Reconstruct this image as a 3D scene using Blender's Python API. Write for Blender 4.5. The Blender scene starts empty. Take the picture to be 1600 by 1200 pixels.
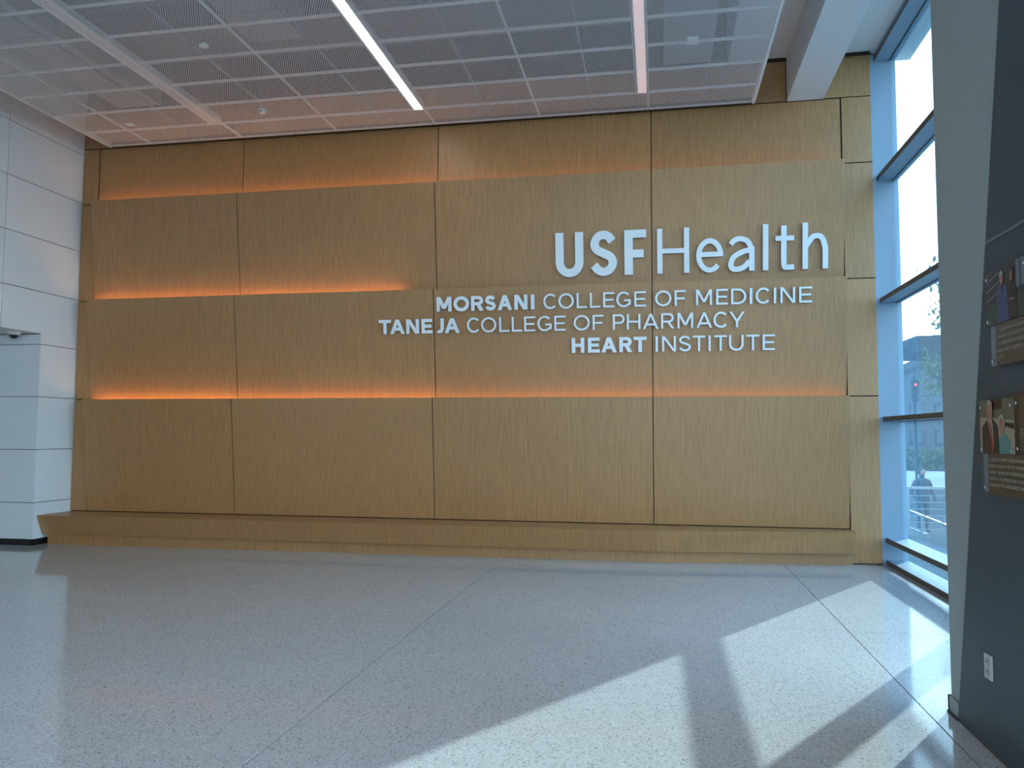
import bpy, bmesh, math, random
from mathutils import Matrix, Vector
random.seed(7)
PI = math.pi
scene = bpy.context.scene
C = scene.collection

# ------------------------------------------------------------------ camera
H = 1.6                                    # eye height
F_PX, YAW, PITCH, ROLL = 1238.0, -0.1829, 0.06375, 0.0039
def cam_rows():
    cy, sy = math.cos(YAW), math.sin(YAW); cp, sp = math.cos(PITCH), math.sin(PITCH); cr, sr = math.cos(ROLL), math.sin(ROLL)
    Ry = Matrix(((cy, -sy, 0), (sy, cy, 0), (0, 0, 1)))
    base = Matrix(((1, 0, 0), (0, 0, -1), (0, 1, 0)))
    Rp = Matrix(((1, 0, 0), (0, cp, sp), (0, -sp, cp)))
    Rr = Matrix(((cr, -sr, 0), (sr, cr, 0), (0, 0, 1)))
    return Rr @ Rp @ base @ Ry
M = cam_rows()
cd = bpy.data.cameras.new('camera'); cam = bpy.data.objects.new('camera', cd); C.objects.link(cam)
cd.sensor_width = 36.0; cd.lens = F_PX / 1600 * 36.0; cd.clip_end = 500; cd.clip_start = 0.05
rot = Matrix((M[0], -M[1], -M[2])).transposed()
cam.matrix_world = Matrix.Translation((0, 0, H)) @ rot.to_4x4()
scene.camera = cam

# ------------------------------------------------------------------ world, sun, exposure
w = bpy.data.worlds.new('sky'); scene.world = w; w.use_nodes = True
nt = w.node_tree; bg = nt.nodes['Background']
tc = nt.nodes.new('ShaderNodeTexCoord'); sx = nt.nodes.new('ShaderNodeSeparateXYZ'); rp = nt.nodes.new('ShaderNodeValToRGB')
nt.links.new(tc.outputs['Generated'], sx.inputs[0]); nt.links.new(sx.outputs['Z'], rp.inputs['Fac']); nt.links.new(rp.outputs['Color'], bg.inputs['Color'])
rp.color_ramp.elements[0].position = 0.0; rp.color_ramp.elements[0].color = (0.86, 0.96, 1.0, 1)
rp.color_ramp.elements[1].position = 0.75; rp.color_ramp.elements[1].color = (0.42, 0.62, 0.92, 1)
bg.inputs['Strength'].default_value = 1.35
sd = bpy.data.lights.new('sun', 'SUN'); sun = bpy.data.objects.new('sun', sd); C.objects.link(sun)
sd.energy = 2.7; sd.angle = math.radians(0.6); sd.color = (1.0, 0.95, 0.86)
sdir = Vector((-0.5295, -0.848, -0.370)).normalized()          # way the sunlight travels
sun.rotation_euler = sdir.to_track_quat('-Z', 'Y').to_euler(); sun.location = (20, 32, 20)
vs = scene.view_settings
vs.view_transform = 'Standard'; vs.look = 'None'; vs.gamma = 1.0; vs.use_curve_mapping = False
vs.exposure = 2.6

# ------------------------------------------------------------------ helpers
def lin(r, g, b):
    f = lambda c: (c / 255 / 12.92) if c <= 10 else ((c / 255 + 0.055) / 1.055) ** 2.4
    return (f(r), f(g), f(b), 1)
def mat(name, col, rough=0.6, metal=0.0, spec=0.5, emit=None, estr=1.0):
    m = bpy.data.materials.new(name); m.use_nodes = True
    p = m.node_tree.nodes['Principled BSDF']
    p.inputs['Base Color'].default_value = col if len(col) == 4 else (*col, 1)
    p.inputs['Roughness'].default_value = rough; p.inputs['Metallic'].default_value = metal
    p.inputs['Specular IOR Level'].default_value = spec
    if emit:
        p.inputs['Emission Color'].default_value = (*emit, 1); p.inputs['Emission Strength'].default_value = estr
    return m
def noise_mat(name, c1, c2, scale=(1, 1, 1), nscale=5, rough=0.6, detail=4, lo=0.35, hi=0.65, spec=0.5, rand=0.0, bump=0.0):
    m = mat(name, c1, rough, spec=spec); n = m.node_tree.nodes; l = m.node_tree.links; p = n['Principled BSDF']
    t = n.new('ShaderNodeTexCoord'); mp = n.new('ShaderNodeMapping'); nz = n.new('ShaderNodeTexNoise'); r = n.new('ShaderNodeValToRGB')
    mp.inputs['Scale'].default_value = scale; nz.inputs['Scale'].default_value = nscale; nz.inputs['Detail'].default_value = detail
    l.new(t.outputs['Object'], mp.inputs['Vector'])
    if rand:
        oi = n.new('ShaderNodeObjectInfo'); ml = n.new('ShaderNodeMath'); ml.operation = 'MULTIPLY'; ml.inputs[1].default_value = rand
        l.new(oi.outputs['Random'], ml.inputs[0]); l.new(ml.outputs[0], mp.inputs['Location'])
    l.new(mp.outputs['Vector'], nz.inputs['Vector']); l.new(nz.outputs['Fac'], r.inputs['Fac']); l.new(r.outputs['Color'], p.inputs['Base Color'])
    r.color_ramp.elements[0].position = lo; r.color_ramp.elements[0].color = c1 if len(c1) == 4 else (*c1, 1)
    r.color_ramp.elements[1].position = hi; r.color_ramp.elements[1].color = c2 if len(c2) == 4 else (*c2, 1)
    if bump:
        b = n.new('ShaderNodeBump'); b.inputs['Strength'].default_value = bump; b.inputs['Distance'].default_value = 0.002
        l.new(nz.outputs['Fac'], b.inputs['Height']); l.new(b.outputs['Normal'], p.inputs['Normal'])
    return m
class MB:
    """collects geometry for one mesh"""
    def __init__(s): s.v = []; s.f = []; s.mi = []
    def poly(s, pts, mi=0):
        i = len(s.v); s.v += [tuple(p) for p in pts]; s.f.append(tuple(range(i, i + len(pts)))); s.mi.append(mi); return s
    def hexa(s, p, mi=0):
        """8 points: 0-3 bottom loop, 4-7 top loop (same order)"""
        i = len(s.v); s.v += [tuple(q) for q in p]
        for f in ((3, 2, 1, 0), (4, 5, 6, 7), (0, 1, 5, 4), (1, 2, 6, 5), (2, 3, 7, 6), (3, 0, 4, 7)):
            s.f.append(tuple(i + k for k in f)); s.mi.append(mi)
        return s
    def box(s, x0, x1, y0, y1, z0, z1, mi=0):
        return s.hexa([(x0, y0, z0), (x1, y0, z0), (x1, y1, z0), (x0, y1, z0), (x0, y0, z1), (x1, y0, z1), (x1, y1, z1), (x0, y1, z1)], mi)
    def prism(s, pts, vec, mi=0):
        """planar polygon extruded along vec"""
        i = len(s.v); n = len(pts); v = Vector(vec)
        s.v += [tuple(p) for p in pts] + [tuple(Vector(p) + v) for p in pts]
        s.f.append(tuple(range(i + n - 1, i - 1, -1))); s.mi.append(mi); s.f.append(tuple(range(i + n, i + 2 * n))); s.mi.append(mi)
        for k in range(n):
            s.f.append((i + k, i + (k + 1) % n, i + n + (k + 1) % n, i + n + k)); s.mi.append(mi)
        return s
    def lathe(s, prof, c=(0, 0, 0), seg=20, axis='Z', mi=0):
        i = len(s.v)
        for r, h in prof:
            for k in range(seg):
                a = 2 * PI * k / seg; q = (r * math.cos(a), r * math.sin(a), h)
                if axis == 'X': q = (h, q[0], q[1])
                if axis == 'Y': q = (q[0], h, q[1])
                s.v.append((c[0] + q[0], c[1] + q[1], c[2] + q[2]))
        for j in range(len(prof) - 1):
            for k in range(seg):
                a, b = i + j * seg + k, i + j * seg + (k + 1) % seg
                s.f.append((a, b, b + seg, a + seg)); s.mi.append(mi)
        s.f.append(tuple(i + k for k in reversed(range(seg)))); s.mi.append(mi)
        s.f.append(tuple(i + (len(prof) - 1) * seg + k for k in range(seg))); s.mi.append(mi)
        return s
    def tube(s, a, b, r, seg=8, r2=None, mi=0):
        a, b = Vector(a), Vector(b); d = (b - a); L = d.length; q = d.to_track_quat('Z', 'Y'); i = len(s.v); r2 = r if r2 is None else r2
        for t, rr in ((0, r), (L, r2)):
            for k in range(seg):
                an = 2 * PI * k / seg; s.v.append(tuple(a + q @ Vector((rr * math.cos(an), rr * math.sin(an), t))))
        for k in range(seg):
            k2 = (k + 1) % seg; s.f.append((i + k, i + k2, i + seg + k2, i + seg + k)); s.mi.append(mi)
        s.f.append(tuple(i + k for k in reversed(range(seg)))); s.mi.append(mi); s.f.append(tuple(i + seg + k for k in range(seg))); s.mi.append(mi)
        return s
    def mesh(s, name):
        me = bpy.data.meshes.new(name); me.from_pydata(s.v, [], s.f); me.update()
        bm = bmesh.new(); bm.from_mesh(me); bmesh.ops.recalc_face_normals(bm, faces=bm.faces); bm.to_mesh(me); bm.free()
        return me
    def build(s, name, mats, parent=None, loc=None, smooth=False):
        """links as ONE mesh object; loc: world point that becomes the origin"""
        me = s.mesh(name)
        mats = mats if isinstance(mats, (list, tuple)) else [mats]
        for m_ in mats: me.materials.append(m_)
        me.polygons.foreach_set('material_index', s.mi)
        if smooth: me.polygons.foreach_set('use_smooth', [True] * len(me.polygons))
        o = bpy.data.objects.new(name, me); C.objects.link(o)
        if loc is not None:
            me.transform(Matrix.Translation(-Vector(loc))); o.location = loc
        if parent is not None:
            o.parent = parent
            pl = Vector(parent.location)
            if parent.parent is not None: pl = pl + Vector(parent.parent.location)
            o.location = Vector(o.location) - pl
        return o
def tag(o, label=None, cat=None, group=None, kind=None):
    if label: o['label'] = label
    if cat: o['category'] = cat
    if group: o['group'] = group
    if kind: o['kind'] = kind
    return o
def empty(name, loc):
    o = bpy.data.objects.new(name, None); C.objects.link(o); o.location = loc; o.empty_display_size = 0.1; return o
def inst(src, loc, parent=None):
    o = src.copy(); C.objects.link(o); o.location = loc
    if parent is not None: o.parent = parent
    return o
ORD = ['first', 'second', 'third', 'fourth', 'fifth', 'sixth', 'seventh', 'eighth', 'ninth']

# ------------------------------------------------------------------ materials
def wood_material(name, c1, c2, c3):
    m = mat(name, c1, 0.40, spec=0.65); n = m.node_tree.nodes; l = m.node_tree.links; p = n['Principled BSDF']
    t = n.new('ShaderNodeTexCoord'); oi = n.new('ShaderNodeObjectInfo'); mp = n.new('ShaderNodeMapping'); mp2 = n.new('ShaderNodeMapping')
    sh = n.new('ShaderNodeMath'); sh.operation = 'MULTIPLY'; sh.inputs[1].default_value = 37.0; l.new(oi.outputs['Random'], sh.inputs[0])
    for q, sc in ((mp, (64, 0.6, 2.4)), (mp2, (5, 0.2, 0.5))):
        q.inputs['Scale'].default_value = sc; l.new(t.outputs['Object'], q.inputs['Vector']); l.new(sh.outputs[0], q.inputs['Location'])
    nz = n.new('ShaderNodeTexNoise'); nz.inputs['Scale'].default_value = 1.6; nz.inputs['Detail'].default_value = 5; nz.inputs['Roughness'].default_value = 0.6
    n2 = n.new('ShaderNodeTexNoise'); n2.inputs['Scale'].default_value = 1.5; n2.inputs['Detail'].default_value = 3
    l.new(mp.outputs[0], nz.inputs['Vector']); l.new(mp2.outputs[0], n2.inputs['Vector'])
    r = n.new('ShaderNodeValToRGB'); r.color_ramp.elements[0].position = 0.3; r.color_ramp.elements[0].color = (*c2, 1)
    r.color_ramp.elements[1].position = 0.62; r.color_ramp.elements[1].color = (*c1, 1)
    l.new(nz.outputs['Fac'], r.inputs['Fac'])
    mx = n.new('ShaderNodeMix'); mx.data_type = 'RGBA'; mx.blend_type = 'MIX'
    rr = n.new('ShaderNodeValToRGB'); rr.color_ramp.elements[0].position = 0.4; rr.color_ramp.elements[0].color = (0, 0, 0, 1); rr.color_ramp.elements[1].position = 0.7; rr.color_ramp.elements[1].color = (0.3, 0.3, 0.3, 1)
    l.new(n2.outputs['Fac'], rr.inputs['Fac']); l.new(rr.outputs['Color'], mx.inputs[0]); l.new(r.outputs['Color'], mx.inputs[6]); mx.inputs[7].default_value = (*c3, 1)
    hv = n.new('ShaderNodeHueSaturation'); mv = n.new('ShaderNodeMapRange'); mv.inputs['To Min'].default_value = 0.94; mv.inputs['To Max'].default_value = 1.06
    l.new(oi.outputs['Random'], mv.inputs['Value']); l.new(mv.outputs[0], hv.inputs['Value']); l.new(mx.outputs[2], hv.inputs['Color']); l.new(hv.outputs[0], p.inputs['Base Color'])
    return m
WOOD = wood_material('rift_oak', (0.445, 0.240, 0.094), (0.305, 0.152, 0.054), (0.375, 0.193, 0.071))
GAP = mat('shadow_gap', (0.02, 0.014, 0.012), 0.8)
LWALL = noise_mat('grey_wall_panel', (0.71, 0.77, 0.81), (0.75, 0.81, 0.85), nscale=0.8, rough=0.42, spec=0.4)
LGAP = mat('panel_joint', (0.06, 0.07, 0.075), 0.8)
WHITE = mat('white_paint', (0.70, 0.71, 0.71), 0.6)
CEILW = mat('white_ceiling_paint', (0.66, 0.66, 0.65), 0.7)
METALW = mat('white_metal', (0.78, 0.79, 0.80), 0.45)
PLEN = mat('plenum_grey', (0.22, 0.225, 0.235), 0.9)
DUCT = mat('duct_metal', (0.34, 0.35, 0.37), 0.5)
FRAME = mat('grey_aluminium', (0.24, 0.35, 0.45), 0.35, spec=0.5)
CAPM = mat('dark_brown_cap', (0.085, 0.075, 0.07), 0.45)
BLACK = mat('black_base', (0.012, 0.011, 0.010), 0.35)
COLG = mat('light_grey_paint', (0.31, 0.36, 0.355), 0.6)
DARKG = noise_mat('dark_slate_paint', (0.046, 0.068, 0.082), (0.053, 0.076, 0.091), nscale=2, rough=0.5, spec=0.4)
LETTER = mat('pale_satin_letter', (0.80, 0.86, 0.90), 0.4)
LETTERSIDE = mat('letter_return', (0.30, 0.33, 0.37), 0.4)
JOINT = mat('divider_strip', (0.05, 0.05, 0.055), 0.5)
CHROME = mat('polished_steel', (0.75, 0.77, 0.8), 0.15, 1.0)

def terrazzo():
    m = mat('terrazzo', (0.4, 0.41, 0.42), 0.09, spec=0.55); n = m.node_tree.nodes; l = m.node_tree.links; p = n['Principled BSDF']
    t = n.new('ShaderNodeTexCoord')
    v = n.new('ShaderNodeTexVoronoi'); v.inputs['Scale'].default_value = 130; l.new(t.outputs['Object'], v.inputs['Vector'])
    bw = n.new('ShaderNodeSeparateColor'); l.new(v.outputs['Color'], bw.inputs[0])
    r = n.new('ShaderNodeValToRGB'); r.color_ramp.interpolation = 'CONSTANT'
    e = r.color_ramp.elements; e[0].position = 0; e[0].color = (0.26, 0.26, 0.27, 1); e[1].position = 0.07; e[1].color = (0.51, 0.51, 0.515, 1)
    for po, c in ((0.45, (0.54, 0.54, 0.545, 1)), (0.75, (0.57, 0.57, 0.575, 1)), (0.955, (0.72, 0.72, 0.72, 1))):
        q = e.new(po); q.color = c
    l.new(bw.outputs[0], r.inputs['Fac'])
    nz = n.new('ShaderNodeTexNoise'); nz.inputs['Scale'].default_value = 0.7; nz.inputs['Detail'].default_value = 3; l.new(t.outputs['Object'], nz.inputs['Vector'])
    mr = n.new('ShaderNodeMapRange'); mr.inputs['To Min'].default_value = 0.92; mr.inputs['To Max'].default_value = 1.08; l.new(nz.outputs['Fac'], mr.inputs['Value'])
    hv = n.new('ShaderNodeHueSaturation'); l.new(mr.outputs[0], hv.inputs['Value']); l.new(r.outputs['Color'], hv.inputs['Color']); l.new(hv.outputs[0], p.inputs['Base Color'])
    return m
TERR = terrazzo()

def perforated():
    """white sheet metal punched with a staggered pattern of round holes (25 mm pitch)"""
    m = bpy.data.materials.new('perforated_metal'); m.use_nodes = True; n = m.node_tree.nodes; l = m.node_tree.links
    p = n['Principled BSDF']; p.inputs['Base Color'].default_value = (0.76, 0.77, 0.79, 1); p.inputs['Roughness'].default_value = 0.5
    out = n['Material Output']; t = n.new('ShaderNodeTexCoord'); s = n.new('ShaderNodeSeparateXYZ'); l.new(t.outputs['Object'], s.inputs[0])
    def mth(op, a, b=None):
        q = n.new('ShaderNodeMath'); q.operation = op
        for i, x in enumerate((a, b)):
            if x is None: continue
            if isinstance(x, (int, float)): q.inputs[i].default_value = x
            else: l.new(x, q.inputs[i])
        return q.outputs[0]
    P = 0.026
    py = mth('DIVIDE', s.outputs['Y'], P * 0.866); row = mth('FLOOR', py)
    px = mth('ADD', mth('DIVIDE', s.outputs['X'], P), mth('MULTIPLY', mth('FLOORED_MODULO', row, 2.0), 0.5))
    dx = mth('SUBTRACT', mth('FRACT', px), 0.5); dy = mth('MULTIPLY', mth('SUBTRACT', mth('FRACT', py), 0.5), 0.866)
    d2 = mth('ADD', mth('MULTIPLY', dx, dx), mth('MULTIPLY', dy, dy))
    hole = mth('LESS_THAN', d2, 0.375 ** 2)
    tr = n.new('ShaderNodeBsdfTransparent'); mx = n.new('ShaderNodeMixShader')
    l.new(hole, mx.inputs[0]); l.new(p.outputs[0], mx.inputs[1]); l.new(tr.outputs[0], mx.inputs[2]); l.new(mx.outputs[0], out.inputs[0])
    return m
PERF = perforated()

def glass_material(name, tint, veil):
    """thin window pane: tinted see-through, mirror-like at a slant, with blue veiling glare mixed in"""
    m = bpy.data.materials.new(name); m.use_nodes = True; n = m.node_tree.nodes; l = m.node_tree.links
    n.remove(n['Principled BSDF']); out = n['Material Output']
    tr = n.new('ShaderNodeBsdfTransparent'); tr.inputs[0].default_value = tint
    gl = n.new('ShaderNodeBsdfGlossy'); gl.inputs['Roughness'].default_value = 0.0
    vl = n.new('ShaderNodeBsdfTranslucent'); vl.inputs[0].default_value = (0.22, 0.62, 1.0, 1)  # glare haze over the view, put into the pane as a blue translucent colour
    lw = n.new('ShaderNodeLayerWeight'); lw.inputs['Blend'].default_value = 0.5      # Schlick curve, the same from both sides
    pw = n.new('ShaderNodeMath'); pw.operation = 'POWER'; pw.inputs[1].default_value = 5.0; l.new(lw.outputs['Facing'], pw.inputs[0])
    fr = n.new('ShaderNodeMath'); fr.operation = 'MULTIPLY_ADD'; fr.inputs[1].default_value = 0.93; fr.inputs[2].default_value = 0.05; l.new(pw.outputs[0], fr.inputs[0])
    mx = n.new('ShaderNodeMixShader'); mx.inputs[0].default_value = veil; l.new(tr.outputs[0], mx.inputs[1]); l.new(vl.outputs[0], mx.inputs[2])
    m2 = n.new('ShaderNodeMixShader'); l.new(fr.outputs[0], m2.inputs[0]); l.new(mx.outputs[0], m2.inputs[1]); l.new(gl.outputs[0], m2.inputs[2])
    l.new(m2.outputs[0], out.inputs[0])
    return m
GLASS = glass_material('tinted_window_glass', (0.31, 0.44, 0.50, 1), 0.05)
CLEAR = glass_material('clear_window_glass', (0.90, 0.95, 0.96, 1), 0.02)

# ------------------------------------------------------------------ plan constants (metres)
XL, XG, XW = -8.75, 2.975, 2.78            # left wall, glass, inner face of window frame
YF, YB = 10.69, -5.0                        # front wall core, back of the hall
YJ = 10.68                                  # window jamb face

# ------------------------------------------------------------------ floor
flo = MB().box(XL - 4.6, 3.05, YB, 10.95, -0.12, -0.012).build('floor', JOINT)
tag(flo, 'polished grey terrazzo floor with thin dark divider strips', 'floor', kind='structure')
g = 0.004
for x0, x1 in ((XL - 4.5, -5.5), (-5.5, -1.98), (-1.98, 1.52), (1.52, 2.99)):
    for y0, y1 in ((YB, 0.0), (0.0, 7.02), (7.02, 10.69)):
        gx0 = 0 if x0 == -5.5 else g; gx1 = 0 if x1 == -5.5 else g
        MB().box(x0 + gx0, x1 - gx1, y0 + g, y1 - g, -0.03, 0.0).build('terrazzo_slab', TERR, flo)

# ------------------------------------------------------------------ front wall: oak cladding
wf = MB().box(XL - 0.2, 2.80, YF, YF + 0.22, -0.1, 7.6).build('wall_front', GAP)
tag(wf, 'tall oak-clad feature wall with canted panel rows and orange glow lines', 'wall', kind='structure')
SEAM = [-8.465, -6.05, -3.05, -0.07, 2.352]
ROWS = [(0.437, 2.103), (2.11, 3.606), (3.612, 5.117)]      # canted rows, bottom to top
YT, YBOT, TH = 10.47, 10.66, 0.022
G2 = 0.006
for zb, zt in ROWS:
    for k in range(4):
        x0, x1 = SEAM[k] + (G2 if k else 0), SEAM[k + 1] - (G2 if k < 3 else 0)
        MB().hexa([(x0, YBOT, zb), (x1, YBOT, zb), (x1, YBOT + TH, zb), (x0, YBOT + TH, zb),
                   (x0, YT, zt), (x1, YT, zt), (x1, YT + TH, zt), (x0, YT + TH, zt)]).build('oak_panel', WOOD, wf, loc=(x0, YBOT, zb))
    for xs in SEAM[1:4]:                                     # dark strip added behind each open joint to stop LED light leaking
        MB().hexa([(xs - 0.03, YBOT + TH + 0.001, zb), (xs + 0.03, YBOT + TH + 0.001, zb), (xs + 0.03, YBOT + TH + 0.006, zb), (xs - 0.03, YBOT + TH + 0.006, zb),
                   (xs - 0.03, YT + TH + 0.001, zt), (xs + 0.03, YT + TH + 0.001, zt), (xs + 0.03, YT + TH + 0.006, zt), (xs - 0.03, YT + TH + 0.006, zt)]).build('joint_baffle', GAP, wf)
    for xe, d in ((SEAM[0], 1), (SEAM[4], -1)):              # unseen wedge cheeks added at row ends to stop LED light leaking
        xa = xe + 0.004 * d; xb = xe + 0.020 * d
        MB().prism([(xa, YBOT + TH, zb + 0.02), (xa, YT + TH + 0.002, zt - 0.01), (xa, YF, zt - 0.01), (xa, YF, zb + 0.02)], (xb - xa, 0, 0)).build('cheek_baffle', WOOD, wf)
for k in range(4):                                           # flat row under the ceiling
    x0, x1 = SEAM[k] + (G2 if k else 0.012), SEAM[k + 1] - (G2 if k < 3 else 0.004)
    MB().box(x0, x1, 10.65, 10.672, 5.13, 5.978).build('oak_panel', WOOD, wf, loc=(x0, 10.65, 5.13))
ST = [(0.0, 2.098), (2.112, 3.602), (3.616, 5.108), (5.122, 5.98), (5.995, 6.53)]
for i, (z0, z1) in enumerate(ST):
    if i < 4:
        MB().box(XL + 0.01, -8.475, 10.645, 10.672, max(z0, 0.437), z1).build('oak_strip', WOOD, wf, loc=(XL + 0.01, 10.645, z0))
        MB().box(2.366, 2.725, 10.645, 10.672, max(z0, 0.012), z1).build('oak_strip', WOOD, wf, loc=(2.366, 10.645, z0))
for x0, x1 in ((XL + 0.01, -6.05), (-6.043, -3.05), (-3.043, -0.07), (-0.063, 1.69), (2.15, 2.725)):
    MB().box(x0, x1, 10.65, 10.672, 5.995, 6.53).build('oak_panel', WOOD, wf, loc=(x0, 10.65, 5.995))
MB().box(2.728, 2.776, 10.655, 10.69, 0.0, 6.53).build('edge_trim', FRAME, wf)

# LED strips hidden in the coves behind the top edge of each canted row
def led(name, x0, x1, zt, st, label):
    m = mat('led_' + name, (0.9, 0.5, 0.3), emit=(1.0, 0.46, 0.19), estr=st * 0.62)
    root = empty('led_strip', ((x0 + x1) / 2, 10.585, zt - 0.075))
    MB().box(x0, x1, 10.57, 10.60, zt - 0.075, zt - 0.066).build('carrier', METALW, root)
    MB().box(x0, x1, 10.578, 10.592, zt - 0.066, zt - 0.060).build('diode_tape', m, root)
    tag(root, label, 'led strip', 'orange strips lighting the wall coves')
bays = [(SEAM[k] + (0.05 if k == 0 else 0.0), SEAM[k + 1] - (0.05 if k == 3 else 0.0)) for k in range(4)]
where = ['leftmost', 'second', 'third', 'rightmost']
for zt, sts, nm in ((5.117, (6.5, 7, 3.5, 2.6), 'top'), (3.606, (9, 9, 0, 0), 'middle'), (2.103, (9, 7.5, 5, 3.5), 'bottom')):
    for k in range(4):
        if sts[k] == 0: continue
        x0, x1 = bays[k]
        if nm == 'middle' and k == 1: x1 = -3.52
        led(nm + str(k), x0, x1, zt, sts[k], 'orange glow strip behind %s panel bay in the %s cove of oak wall' % (where[k], nm))

# ------------------------------------------------------------------ bench along the oak wall
bench = empty('bench', (-3.2, 10.4, 0)); tag(bench, 'long low oak bench running along the foot of the oak wall', 'bench')
PX = [XL + 0.012, -0.04, 2.365]
TOPY, BOTY, KY = [9.985, 10.03, 10.385], [10.105, 10.15, 10.46], [10.14, 10.30, 10.585]
ZT, ZA = 0.425, 0.150
for k in range(2):
    xa, xb = PX[k], PX[k + 1]; e = 0.0015 * k
    MB().hexa([(xa + e, TOPY[k] + 0.02, ZT - 0.022), (xb, TOPY[k + 1] + 0.02, ZT - 0.022), (xb, YBOT, ZT - 0.022), (xa + e, YBOT, ZT - 0.022),
               (xa + e, TOPY[k], ZT), (xb, TOPY[k + 1], ZT), (xb, YBOT, ZT), (xa + e, YBOT, ZT)]).build('seat_board', WOOD, bench)
    MB().hexa([(xa + e, BOTY[k], ZA), (xb, BOTY[k + 1], ZA), (xb, BOTY[k + 1] + 0.03, ZA), (xa + e, BOTY[k] + 0.03, ZA),
               (xa + e, TOPY[k], ZT - 0.0005), (xb, TOPY[k + 1], ZT - 0.0005), (xb, TOPY[k + 1] + 0.03, ZT - 0.023), (xa + e, TOPY[k] + 0.03, ZT - 0.023)]).build('apron', WOOD, bench)
    MB().hexa([(xa + 0.06 * (k == 0), KY[k], 0.0), (xb, KY[k + 1], 0.0), (xb, KY[k + 1] + 0.025, 0.0), (xa + 0.06 * (k == 0), KY[k] + 0.025, 0.0),
               (xa + 0.06 * (k == 0), KY[k], ZA + 0.02), (xb, KY[k + 1], ZA + 0.02), (xb, KY[k + 1] + 0.025, ZA + 0.02), (xa + 0.06 * (k == 0), KY[k] + 0.025, ZA + 0.02)]).build('kick_board', WOOD, bench)
MB().prism([(2.345, TOPY[2] + 0.012, ZT - 0.022), (2.345, BOTY[2] + 0.01, ZA), (2.345, 10.64, ZA), (2.345, 10.64, ZT - 0.022)], (0.018, 0, 0)).build('end_panel', WOOD, bench)

# ------------------------------------------------------------------ left wall and passage
DOORY, DOORZ, DY0 = 9.935, 3.03, 4.6
wl = MB()
wl.box(XL - 0.25, XL - 0.02, DOORY + 0.02, 10.9, -0.1, 7.6).box(XL - 0.25, XL - 0.02, DY0, DOORY + 0.02, DOORZ + 0.03, 7.6).box(XL - 0.25, XL - 0.02, YB, DY0, -0.1, 7.6)
wl = wl.build('wall_left', LGAP); tag(wl, 'pale grey panelled wall with a wide passage opening', 'wall', kind='structure')
ZJ = [0.092] + [0.604 + 0.7566 * k for k in range(8)] + [7.5]
PYJ = [10.688, 9.222, 7.74, 6.26, 4.6, 3.0, 1.4, -0.2, -1.8, -3.4, YB]
gg = 0.005
for j in range(len(PYJ) - 1):
    ya, yb = PYJ[j + 1] + gg, PYJ[j] - (gg if j else 0)
    for i in range(len(ZJ) - 1):
        z0, z1 = ZJ[i] + (gg if i else 0), ZJ[i + 1] - gg
        y0, y1 = ya, yb
        if PYJ[j + 1] >= DY0 - 0.1 and z1 > DOORZ > z0 and j > 0: z0 = DOORZ
        elif PYJ[j + 1] >= DY0 - 0.1 and z1 <= DOORZ:
            if j > 0: continue
            y0 = DOORY
        if j == 0 and z1 > DOORZ > z0:                        # L-shaped panel at the corner of the opening
            MB().prism([(XL, y1, z0), (XL, DOORY, z0), (XL, DOORY, DOORZ), (XL, y0, DOORZ), (XL, y0, z1), (XL, y1, z1)], (-0.02, 0, 0)).build('wall_panel', LWALL, wl); continue
        MB().box(XL - 0.02, XL, y0, y1, z0, z1).build('wall_panel', LWALL, wl)
bl = MB().box(XL - 0.02, XL - 0.012, DOORY + 0.012, 10.68, 0.0, 0.088).build('baseboard_left', BLACK); tag(bl, 'black recessed base strip under the pale grey wall panels', 'baseboard', kind='structure')
MB().box(XL - 3.6, XL - 0.012, DOORY + 0.012, DOORY + 0.02, 0.0, 0.088).build('return_strip', BLACK, bl)
wp = MB().box(XL - 3.7, XL - 0.25, DOORY + 0.022, DOORY + 0.2, -0.1, 3.2).build('wall_passage', LGAP); tag(wp, 'grey panelled side wall seen inside the left passage', 'wall', kind='structure')
for i in range(4):
    z0, z1 = ZJ[i] + (gg if i else 0), ZJ[i + 1] - gg
    for xa, xb in ((XL - 1.5, XL - 0.02), (XL - 3.0, XL - 1.51)):
        MB().box(xa, xb, DOORY, DOORY + 0.02, z0, z1).build('wall_panel', LWALL, wp)
for xa, xb in ((XL - 1.5, XL - 0.02), (XL - 3.0, XL - 1.51)):
    MB().box(xa, xb, DOORY, DOORY + 0.02, ZJ[4] + gg, DOORZ - 0.012).build('wall_panel', LWALL, wp)
cp_ = MB().box(XL - 3.7, XL - 0.02, DY0, DOORY + 0.02, DOORZ, DOORZ + 0.1).build('ceiling_passage', WHITE); tag(cp_, 'white soffit over the left passage opening', 'ceiling', kind='structure')
we = MB().box(XL - 3.9, XL - 3.7, DY0 - 0.2, DOORY + 0.2, -0.1, 3.2).build('wall_passage_end', WHITE); tag(we, 'white end wall deep inside the left passage', 'wall', kind='structure')
we2 = MB().box(XL - 3.7, XL - 0.25, DY0 - 0.2, DY0, -0.1, 3.2).build('wall_passage_near', WHITE); tag(we2, 'white near wall inside the left passage', 'wall', kind='structure')

dome = empty('dome_camera', (-9.0, 9.72, DOORZ)); tag(dome, 'white dome security camera under the passage soffit', 'camera')
MB().lathe([(0.085, 0.0), (0.085, -0.025), (0.07, -0.045)], (-9.0, 9.72, DOORZ), 20).build('housing', WHITE, dome, smooth=False)
MB().lathe([(0.055, -0.045), (0.053, -0.065), (0.040, -0.085), (0.018, -0.098)], (-9.0, 9.72, DOORZ), 20).build('dark_dome', mat('smoked_dome', (0.006, 0.006, 0.008), 0.08), dome, smooth=True)

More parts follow.
